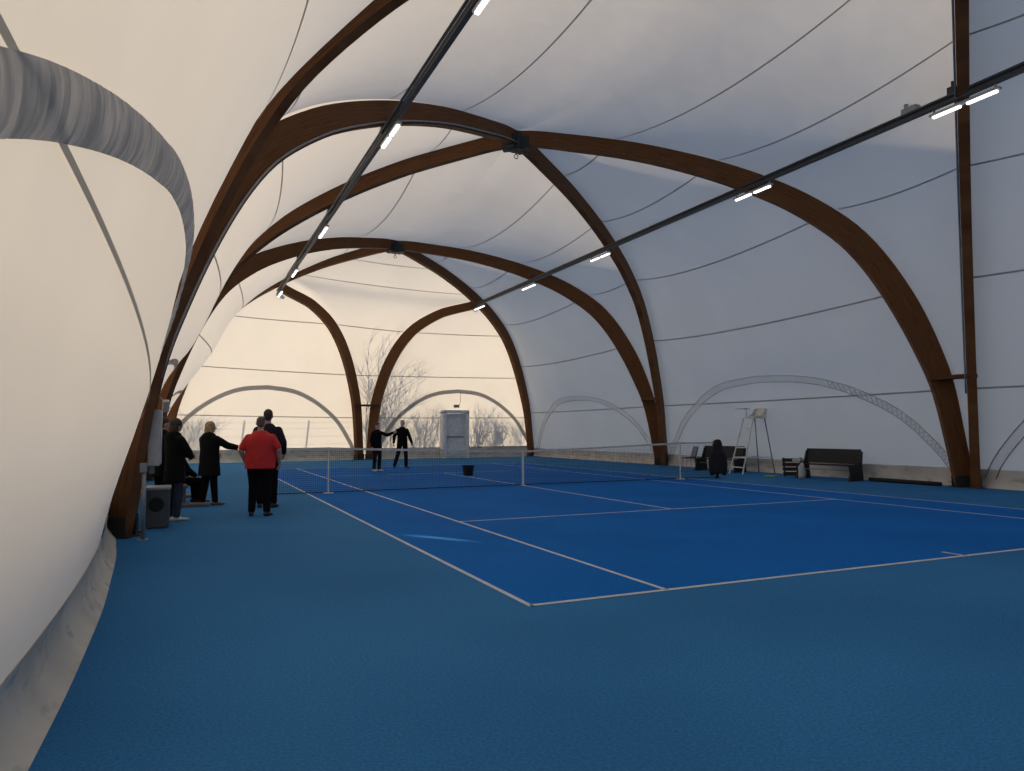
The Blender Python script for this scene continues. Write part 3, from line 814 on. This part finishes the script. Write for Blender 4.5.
# ------------------------------------------------------------------ left corner equipment
hb = thing('heater_box', 'dark grey heater box with round vent at the nearest left arch foot', 'heater', (-8.47, -4.90, 0))
bm = bmesh.new(); box(bm, (0, 0, .30), (.32, .5, .56), None, .015); box(bm, (0, 0, .02), (.28, .46, .04)); link('casing', bm, M['box'], hb)
bm = bmesh.new(); box(bm, (0, 0, .60), (.35, .53, .04), None, .01); link('lid', bm, M['cab'], hb)
bm = bmesh.new()
for rad in (.03, .055, .08, .10): tube(bm, [V((-.02+rad*math.cos(t), -.258, .36+rad*math.sin(t))) for t in [2*PI*k/24 for k in range(25)]], .008, 6, False)
bmesh.ops.create_cone(bm, cap_ends=True, segments=24, radius1=.10, radius2=.10, depth=.012, matrix=Matrix.Translation((-.02, -.252, .36)) @ Matrix.Rotation(PI/2, 4, 'X'))
link('round_vent', bm, M['black'], hb)
cb = thing('switch_cabinet', 'white switch cabinet on the pole at the nearest left arch', 'cabinet', (-8.52, -5.62, .97))
bm = bmesh.new(); box(bm, (0, 0, .40), (.155, .46, .80), None, .01); link('casing', bm, M['cab'], cb)
bm = bmesh.new(); box(bm, (.085, 0, .40), (.02, .42, .76), None, .006); link('door', bm, M['cab'], cb)
bm = bmesh.new(); box(bm, (-.03, 0, -.06), (.07, .12, .12), None, .008); link('cable_gland', bm, M['galv'], cb)
pl = thing('support_pole', 'thin galvanised pole standing in front of the grey heater box', 'pole', (-8.61, -6.36, 0))
bm = bmesh.new(); tube(bm, [(0, 0, 0), (0, 0, 1.02)], .026, 10); link('shaft', bm, M['galv'], pl, True)
bm = bmesh.new(); box(bm, (0, 0, .008), (.13, .13, .016)); link('foot_plate', bm, M['galv'], pl)
bm = bmesh.new(); box(bm, (-.01, 0, .97), (.09, .08, .13), None, .01); link('switch_box', bm, M['galv'], pl)
fl = thing('floodlight', 'small pale floodlight fixed beside the cabinet on the left arch', 'lamp', (-8.40, -4.75, 1.86))
bm = bmesh.new(); box(bm, (0, 0, .0), (.10, .14, .18), Matrix.Rotation(.3, 3, 'X'), .02); link('head', bm, M['cab'], fl)
bm = bmesh.new(); tube(bm, [(-.02, 0, .06), (-.10, 0, .16), (-.14, .02, .25)], .012, 6); link('bracket', bm, M['galv'], fl)

lb = thing('low_bench', 'low grey slab bench behind the standing women at the left wall', 'bench', (-8.30, -1.0, 0), math.radians(4))
bm = bmesh.new(); box(bm, (0, 0, .38), (.42, 1.5, .06), None, .01); link('seat', bm, M['mat'], lb)
for sy in (-1, 1):
    bm = bmesh.new(); box(bm, (0, sy*.6, .175), (.36, .06, .35)); link('leg', bm, M['mat'], lb)
gb = thing('green_bag', 'bright green bag standing on the floor beyond the standing women at left', 'bag', (-7.78, 1.15, 0))
bm = bmesh.new(); loft(bm, [(0, 0, 0, .13, .09), (0, 0, .06, .15, .10), (0, 0, .22, .14, .08), (0, 0, .30, .12, .04), (0, 0, .31, .11, .03)], 20); link('body', bm, M['green'], gb, True)
bm = bmesh.new(); tube(bm, [(-.05, 0, .30), (-.04, 0, .38), (.04, 0, .38), (.05, 0, .30)], .008, 6); link('handle', bm, M['green'], gb)

for (x, y, w_, l_, lab) in ((-7.97, -1.78, .62, .34, 'flat grey board on the floor at the feet of the blond woman'), (-8.0, .45, .66, .45, 'flat grey board on the floor in front of the green bag')):
    bm = bmesh.new(); box(bm, (0, 0, .03), (w_, l_, .06), None, .012)
    o = link('floor_board', bm, M['mat'], None); o.location = (x, y, .002); tag(o, lab, 'board')
# ------------------------------------------------------------------ people
def evaluate(bm, voxel, smooth=3, name='tmp'):
    me = bpy.data.meshes.new(name); bm.to_mesh(me); bm.free()
    o = bpy.data.objects.new(name, me); COL.objects.link(o)
    m = o.modifiers.new('r', 'REMESH'); m.mode = 'VOXEL'; m.voxel_size = voxel
    if smooth:
        s = o.modifiers.new('s', 'SMOOTH'); s.factor = .5; s.iterations = smooth
    dg = bpy.context.evaluated_depsgraph_get(); dg.update()
    res = bpy.data.meshes.new_from_object(o.evaluated_get(dg))
    bpy.data.objects.remove(o); bpy.data.meshes.remove(me)
    return res
def ball(bm, c, r, rot=None):
    g = bmesh.ops.create_icosphere(bm, subdivisions=3, radius=1)
    mt = Matrix.Translation(V(c)) @ (rot.to_4x4() if rot else Matrix.Identity(4)) @ Matrix.Diagonal((*(r if isinstance(r, (tuple, list)) else (r, r, r)), 1))
    bmesh.ops.transform(bm, matrix=mt, verts=g['verts'])
def limb(bm, pts, rs, seg=14):
    # densify
    P2, R2_ = [], []
    pts = [V(p) for p in pts]
    for i in range(len(pts)-1):
        for k in range(5):
            t = k/5; P2.append(lerp(pts[i], pts[i+1], t)); R2_.append(lerp(rs[i], rs[i+1], sstep(t)))
    P2.append(pts[-1]); R2_.append(rs[-1])
    tube(bm, P2, R2_, seg)
    for p, r in zip(pts, rs): ball(bm, p, r*.99)
def tidy(me, m, name, parent, mtx=None):
    me.materials.clear(); me.materials.append(m)
    for p in me.polygons: p.use_smooth = True
    if mtx: me.transform(mtx)
    o = bpy.data.objects.new(name, me); COL.objects.link(o); o.parent = parent; return o
def hand_bm(wrist, d, palm_n, side, s=1., curl=.5):
    """palm plus five fingers; d = direction of the forearm, palm_n = where the palm faces, side=+1 thumb along +t"""
    bm = bmesh.new(); d = d.normalized(); n = (palm_n-d*palm_n.dot(d)).normalized(); t = d.cross(n)*side
    w = V(wrist)
    for f in (0, .3, .6, .9):
        for q in (-.028, 0, .028):
            ball(bm, w+d*(.02+.075*f)+t*q*(.8+.35*f), .0165)
    L = [.072, .08, .075, .058]
    for i, q in enumerate((.034, .012, -.011, -.033)):
        p0 = w+d*.088+t*q; l = L[i]; c = curl*(1+.12*i); pts = [p0]; a = 0
        for seg in (.45, .32, .23):
            a += c*.6; pts.append(pts[-1]+(d*math.cos(a)+n*math.sin(a))*l*seg)
        tube(bm, pts, [.0095, .0088, .008, .0065], 8)
        for p, r in zip(pts, [.0095, .0088, .008, .0065]): ball(bm, p, r)
    pts = [w+d*.025+t*.03, w+d*.055+t*.052+n*.01, w+d*.083+t*.058+n*.022, w+d*.105+t*.055+n*.03]
    tube(bm, pts, [.014, .012, .010, .008], 8)
    for p, r in zip(pts, [.014, .012, .010, .008]): ball(bm, p, r)
    return bm

def person(label, loc, rz, height, pose, top, top_m, bot_m, shoe_m, hair, hair_m, girth=1., hem=.86, group=None, belly=0., skin=None, turn=0.):
    root = thing('person', label, 'person', loc, rz, group); k = height/1.75; root.scale = (k, k, k)
    dz = pose.get('dz', 0.); skin = skin or M['skinA']; g = girth
    lean = pose.get('lean', 0.)
    T = lambda x, y, z: V((x, y+lean*max(0, z-.9), z+dz))
    # -- joints
    sh = {s: T(s*.172*(.55+.45*g), 0, 1.385) for s in (-1, 1)}
    hip = {s: T(s*.095*(.6+.4*g), 0, .91) for s in (-1, 1)}
    arm = {1: [sh[1]]+[V(p)+V((0, 0, dz)) for p in pose['R']], -1: [sh[-1]]+[V(p)+V((0, 0, dz)) for p in pose['L']]}
    leg = {1: [hip[1]]+[V(p) for p in pose['RL']], -1: [hip[-1]]+[V(p) for p in pose['LL']]}
    rings = [(.90, .165, .115), (.98, .165, .118), (1.06, .155, .115), (1.16, .152, .112), (1.27, .165, .118), (1.35, .170, .115), (1.41, .150, .100), (1.45, .105, .082), (1.49, .068, .062), (1.51, .062, .06)]
    def torso(bm, inf=0., lo=None, hem_flare=0., hi=1.49):
        rs = []
        for z, rx, ry in rings:
            if z > hi: break
            by = belly*max(0, 1-abs(z-1.08)/.22)
            c = T(0, by*.5, z); rs.append((c.x, c.y, c.z, rx*g+inf+by*.35, ry*(.4+.6*g)+by*.6+inf))
        if lo is not None and lo < .9:
            n = 3
            for i in range(1, n+1):
                z = .9-(.9-lo)*i/n; c = T(0, 0, z); rs.insert(0, (c.x, c.y, c.z, .168*g+inf+hem_flare*i/n, .118*(.4+.6*g)+inf+hem_flare*i/n))
        loft(bm, rs, 24)
    hc = T(0, .02+lean*.0, 1.642)
    hr = Matrix.Rotation(turn, 3, 'Z')
    def H(x, y, z): return hc+hr @ V((x, y, z))
    # -- body
    bm = bmesh.new(); torso(bm)
    limb(bm, [T(0, 0, 1.46), T(0, .01, 1.56)], [.058, .055])
    ball(bm, H(0, -.005, .02), (.076, .097, .098), hr); ball(bm, H(0, .022, -.045), (.058, .068, .066), hr); ball(bm, H(0, .055, -.085), (.03, .028, .022), hr)
    limb(bm, [H(0, .085, .0), H(0, .104, -.022)], [.012, .016])
    for s in (-1, 1): ball(bm, H(s*.076, -.005, -.01), (.013, .022, .033), hr)
    for s in (-1, 1):
        limb(bm, arm[s], [.052*(.7+.3*g), .042*(.7+.3*g), .029])
        limb(bm, leg[s], [.088*(.6+.4*g), .058, .042])
    me = evaluate(bm, .0125, 2)
    b2 = bmesh.new(); b2.from_mesh(me); bpy.data.meshes.remove(me)
    for s in (-1, 1):
        d = arm[s][2]-arm[s][1]; hb_ = hand_bm(arm[s][2], pose.get('hd%d' % s, d), V(pose.get('pn%d' % s, (-s, .2, 0))), pose.get('th%d' % s, -s), 1, pose.get('curl', .5))
        hm = evaluate(hb_, .0055, 1); b2.from_mesh(hm); bpy.data.meshes.remove(hm)
    bme = bpy.data.meshes.new('body'); b2.to_mesh(bme); b2.free(); tidy(bme, skin, 'body', root)
    # -- face
    for s in (-1, 1):
        bm = bmesh.new(); ball(bm, H(s*.031, .079, .012), (.012, .008, .007), hr); link('eye', bm, M['eye'], root, True)
    bm = bmesh.new(); ball(bm, H(0, .083, -.058), (.024, .009, .007), hr); link('mouth', bm, M['lip'], root, True)
    # -- trousers
    bm = bmesh.new(); c = [(T(0, 0, z), rx, ry) for z, rx, ry in ((.80, .15, .11), (.88, .17, .125), (.95, .172, .126), (1.03, .165, .122))]
    loft(bm, [(p.x, p.y, p.z, rx*g, ry*(.4+.6*g)) for p, rx, ry in c], 24)
    for s in (-1, 1):
        h, kn, an = leg[s]; limb(bm, [h, kn, lerp(kn, an, .93)], [.102*(.6+.4*g), .074*(.8+.2*g), .064])
    tidy(evaluate(bm, .014, 3), bot_m, 'trousers', root)
    # -- shoes
    for s in (-1, 1):
        an = leg[s][2]; td = pose.get('toe%d' % s, (s*.25, 1)); a = math.atan2(td[0], td[1]); rt = Matrix.Rotation(-a, 3, 'Z')
        bm = bmesh.new(); base = V((an.x, an.y, an.z-.08))
        for y, w, h in ((-.055, .034, .05), (0, .038, .06), (.06, .041, .045), (.12, .044, .036), (.165, .036, .030)):
            ball(bm, base+rt @ V((0, y, h*.82)), (w, .055, h*.82), rt)
        ball(bm, base+V((0, 0, .085)), (.043, .05, .045))
        me = evaluate(bm, .01, 2); tidy(me, shoe_m, 'shoe', root)
    # -- top
    bm = bmesh.new(); puff = {'coat': .032, 'jacket': .020, 'tee': .022}[top]
    torso(bm, puff, hem, {'coat': .02, 'jacket': .004, 'tee': .006}[top], 1.52)
    for s in (-1, 1):
        a0, a1, a2 = arm[s]
        if top == 'tee': limb(bm, [a0, lerp(a0, a1, .8)], [.062*(.7+.3*g), .060*(.7+.3*g)])
        else: limb(bm, [a0, a1, lerp(a1, a2, .97)], [.054*(.6+.4*g)+puff*.8, .050+puff*.8, .038+puff*.6])
    if top == 'coat':
        c = T(0, -.03, 1.49); ball(bm, c, (.115, .105, .065)); ball(bm, T(0, -.1, 1.43), (.13, .07, .10))
    else:
        c = T(0, 0, 1.475); ball(bm, c, (.078, .075, .045))
    tidy(evaluate(bm, .014, 3), top_m, {'coat': 'coat', 'jacket': 'jacket', 'tee': 'shirt'}[top], root)
    # -- hair
    bm = bmesh.new()
    if hair == 'short':
        ball(bm, H(0, -.016, .042), (.083, .10, .090), hr); ball(bm, H(0, -.055, -.02), (.066, .055, .065), hr)
    elif hair == 'cropped':
        ball(bm, H(0, -.012, .030), (.0775, .0965, .093), hr); ball(bm, H(0, -.05, -.02), (.066, .055, .055), hr)
    elif hair == 'long':
        ball(bm, H(0, -.018, .040), (.090, .106, .094), hr); ball(bm, H(0, -.06, -.06), (.098, .068, .12), hr); ball(bm, H(0, -.065, -.15), (.10, .055, .09), hr)
        for s in (-1, 1): ball(bm, H(s*.078, .01, -.06), (.022, .045, .12), hr)
    elif hair == 'bob':
        ball(bm, H(0, -.018, .035), (.098, .108, .10), hr); ball(bm, H(0, -.055, -.06), (.10, .075, .10), hr)
    elif hair == 'tail':
        ball(bm, H(0, -.014, .040), (.084, .100, .090), hr); ball(bm, H(0, -.11, .0), (.035, .04, .06), hr)
    tidy(evaluate(bm, .012, 2), hair_m, 'hair', root)
    return root

LEGS = dict(RL=[(.11, .02, .49), (.115, -.02, .08)], LL=[(-.11, .02, .49), (-.115, -.02, .08)])
def pose(**k):
    d = dict(R=[(.25, -.02, 1.15), (.27, .06, .90)], L=[(-.25, -.02, 1.15), (-.27, .06, .90)]); d.update(LEGS); d.update(k); return d
D = math.radians
# man in red, seen from behind
person('heavyset man in red short-sleeved shirt seen from behind, black trousers', (-6.92, -4.10, 0), D(-16), 1.70,
       pose(R=[(.33, -.05, 1.17), (.315, .10, .93)], L=[(-.33, -.04, 1.17), (-.29, .12, .96)], RL=[(.115, .02, .49), (.13, -.02, .08)], LL=[(-.115, .02, .49), (-.135, .0, .08)], curl=.7),
       'tee', M['red'], M['trous'], M['shoe'], 'cropped', M['hairgrey'], girth=1.42, hem=.84, belly=.10)
person('tall man in dark navy jacket half hidden behind the man in red', (-6.66, -2.70, 0), D(-12), 1.86,
       pose(R=[(.27, -.03, 1.17), (.27, .14, .98)], L=[(-.26, -.02, 1.16), (-.22, .16, .98)]), 'jacket', M['navy'], M['trous'], M['shoe'], 'short', M['hairbrown'], girth=1.12, hem=.84)
person('blond woman in black padded coat pointing to the right', (-7.66, -1.74, 0), D(-48), 1.64,
       pose(R=[(.34, .16, 1.25), (.49, .34, 1.20)], L=[(-.24, .08, 1.16), (-.12, .24, 1.08)], RL=[(.10, .03, .49), (.12, .06, .08)], LL=[(-.10, .0, .49), (-.12, -.06, .08)], curl=.25),
       'coat', M['coat'], M['trous'], M['shoeb'], 'long', M['hairblond'], girth=1.25, hem=.62, turn=-.65)
person('woman in long black coat, jeans and white shoes beside the grey heater box', (-8.26, -4.16, 0), D(-60), 1.66,
       pose(R=[(.20, .12, 1.18), (.06, .26, 1.10)], L=[(-.20, .12, 1.18), (-.06, .27, 1.12)]), 'coat', M['coat'], M['jeans'], M['shoew'], 'bob', M['hairbrown'], girth=1.0, hem=.66)
person('person in black coat mostly hidden behind the white cabinet, face turned right', (-8.46, -3.55, 0), D(-60), 1.69,
       pose(), 'coat', M['coat'], M['trous'], M['shoe'], 'short', M['hairbrown'], girth=1.0, hem=.72)
person('person in dark clothes sitting on the low bench behind the standing women', (-8.24, -1.15, 0), D(-62), 1.68,
       pose(dz=-.46, R=[(.24, .10, 1.16), (.15, .30, 1.06)], L=[(-.24, .10, 1.16), (-.15, .30, 1.06)], RL=[(.12, .42, .47), (.13, .44, .08)], LL=[(-.12, .42, .47), (-.13, .46, .08)]),
       'coat', M['coat'], M['trous'], M['shoe'], 'tail', M['hairblack'], girth=1.0, hem=.80)
# players on the far court
person('person in black tracksuit and white shoes behind the net, arm stretched right', (-1.78, 8.6, 0), D(-155), 1.74,
       pose(L=[(-.38, .12, 1.30), (-.52, .27, 1.39)], R=[(.24, -.02, 1.15), (.25, .04, .90)]), 'jacket', M['trous'], M['trous'], M['shoew'], 'tail', M['hairblack'], girth=1.0, hem=.80)
person('man in black standing legs apart on the far court, facing the net', (-.34, 10.4, 0), D(190), 1.86,
       pose(R=[(.30, -.04, 1.17), (.36, .04, .93)], L=[(-.30, -.04, 1.17), (-.36, .04, .93)], RL=[(.19, .03, .49), (.30, -.04, .08)], LL=[(-.13, .03, .49), (-.16, 0, .08)]),
       'jacket', M['trous'], M['trous'], M['shoe'], 'cropped', M['hairgrey'], girth=1.08, hem=.80)

# ------------------------------------------------------------------ outside: ground, scrub and fence beyond the far wall
plane('ground', -90, 90, -90, 90, -.06, M['soil'])
def shrub(loc, h, n, seed, label, spread=.5, name='bare_shrub', cat='shrub', thick=.015):
    rnd = random.Random(seed); bm = bmesh.new()
    def grow(p, d, l, r, lev):
        pts = [p]; q = p; dd = d
        for i in range(4):
            dd = (dd+V((rnd.uniform(-.14, .14), rnd.uniform(-.14, .14), rnd.uniform(-.02, .10)))).normalized(); q = q+dd*l/4; q.y = max(q.y, -.38+.1*rnd.random()); pts.append(q)
        tube(bm, pts, [r*(1-.14*i) for i in range(5)], 4)
        if lev > 0:
            for _ in range(rnd.randint(5, 8)):
                j = rnd.randint(1, 4); az = rnd.uniform(0, 2*PI)
                nd = (dd+V((math.cos(az), math.sin(az), rnd.uniform(-.1, .7)))*rnd.uniform(.5, .85)).normalized()
                grow(pts[j], nd, l*rnd.uniform(.38, .6), r*.6, lev-1)
    for i in range(n):
        az = rnd.uniform(0, 2*PI); d = V((math.cos(az)*spread*rnd.random(), math.sin(az)*spread*rnd.random(), 1)).normalized()
        grow(V((rnd.uniform(-.5, .5), rnd.uniform(-.15, .25), -.06)), d, h*rnd.uniform(.55, .8), thick*rnd.uniform(.8, 1.2), 2)
    o = link(name, bm, M['bark'], None); o.location = loc; tag(o, label, cat, 'bare shrubs beyond the far wall'); return o
SUN = V((-.495, .80, .24)).normalized()
def shadow_src(x, y):     # ground position whose shadow falls at x on the far wall
    return (x+SUN.x/SUN.y*(y-19.1), y, 0)
for i, (x, y, h, n, lab) in enumerate((
    (-7.6, 20.05, 2.5, 12, 'bare twiggy shrub showing through the membrane at the far left corner'),
    (1.5, 20.05, 4.2, 11, 'tall bare shrub showing through the membrane beside the end wall foot'),
    (2.7, 20.05, 3.0, 12, 'bare shrub showing through the membrane behind the man in black'),
    (3.7, 20.05, 2.6, 12, 'bare shrub showing through the membrane left of the exit door'),
    (6.5, 20.05, 2.8, 13, 'dense bare shrub showing through the membrane right of the exit door'),
    (7.6, 20.05, 2.6, 12, 'bare shrub showing through the membrane halfway between door and corner'),
    (8.7, 20.05, 2.3, 11, 'bare shrub showing through the membrane at the far right corner'))):
    shrub(shadow_src(x, y), h, n, 11+i, lab, .55)
shrub(shadow_src(.9, 20.3), 6.2, 5, 51, 'slender bare tree showing through the membrane between the end wall arches', .25, 'bare_tree', 'tree', .022)
# unseen screen added outside to shade the left wall's foot, strips wider lower down
ws = thing('added_shade_screen', 'unseen screen of horizontal strips added outside to shade the foot of the left wall', 'fence', (-13.7, 0, 0))
cov = pchip([0, 2.3, 3.0, 3.6, 4.0, 4.35], [.88, .84, .70, .38, .14, .03])
bm = bmesh.new(); z = .1
while z < 4.35:
    box(bm, (0, -3, z), (.004, 30, .045*cov(z))); z += .045
link('shade_strips', bm, M['galv'], ws)
for y in (-17.9, 11.9):
    bm = bmesh.new(); tube(bm, [(.03, y, -.06), (.03, y, 4.4)], .05, 8); link('post', bm, M['galv'], ws)
fc = thing('wire_fence', 'post and wire fence showing faintly through the far wall', 'fence')
for i in range(7):
    bm = bmesh.new(); x = -10.5+i*3.0; tube(bm, [(x, 22.3, -.06), (x, 22.3, 2.9)], .03, 6); link('post', bm, M['galv'], fc)
for z in (1.3, 1.7, 2.1, 2.5, 2.8):
    bm = bmesh.new(); tube(bm, [(-11, 22.3, z), (9, 22.3, z)], .006, 4); link('wire', bm, M['galv'], fc)

# ------------------------------------------------------------------ light
sun = bpy.data.lights.new('sun', 'SUN'); sun.energy = 14.7; sun.angle = D(1.1); sun.color = (1., .77, .50)
so = bpy.data.objects.new('sun', sun); COL.objects.link(so); so.rotation_euler = SUN.to_track_quat('Z', 'Y').to_euler()
w = bpy.data.worlds.new('sky'); scene.world = w; w.use_nodes = True
nt = w.node_tree; nt.nodes.clear(); wo = nt.nodes.new('ShaderNodeOutputWorld'); bg = nt.nodes.new('ShaderNodeBackground')
tc = nt.nodes.new('ShaderNodeTexCoord'); sp = nt.nodes.new('ShaderNodeSeparateXYZ'); rp = nt.nodes.new('ShaderNodeValToRGB')
nt.links.new(tc.outputs['Generated'], sp.inputs['Vector']); nt.links.new(sp.outputs['Z'], rp.inputs['Fac'])
rp.color_ramp.elements[0].color = (.84, .92, 1.03, 1); rp.color_ramp.elements[1].color = (.08, .135, .25, 1)
nt.links.new(rp.outputs['Color'], bg.inputs['Color']); bg.inputs['Strength'].default_value = 2.02
nt.links.new(bg.outputs['Background'], wo.inputs['Surface'])

# ------------------------------------------------------------------ render look
scene.view_settings.view_transform = 'Standard'; scene.view_settings.look = 'None'
scene.view_settings.exposure = 0; scene.view_settings.gamma = 1
cy = scene.cycles
cy.max_bounces = 8; cy.diffuse_bounces = 5; cy.transmission_bounces = 6; cy.glossy_bounces = 2
cy.use_denoising = True; cy.denoiser = 'OPENIMAGEDENOISE'
cy.sample_clamp_indirect = 4; cy.caustics_reflective = False; cy.caustics_refractive = False
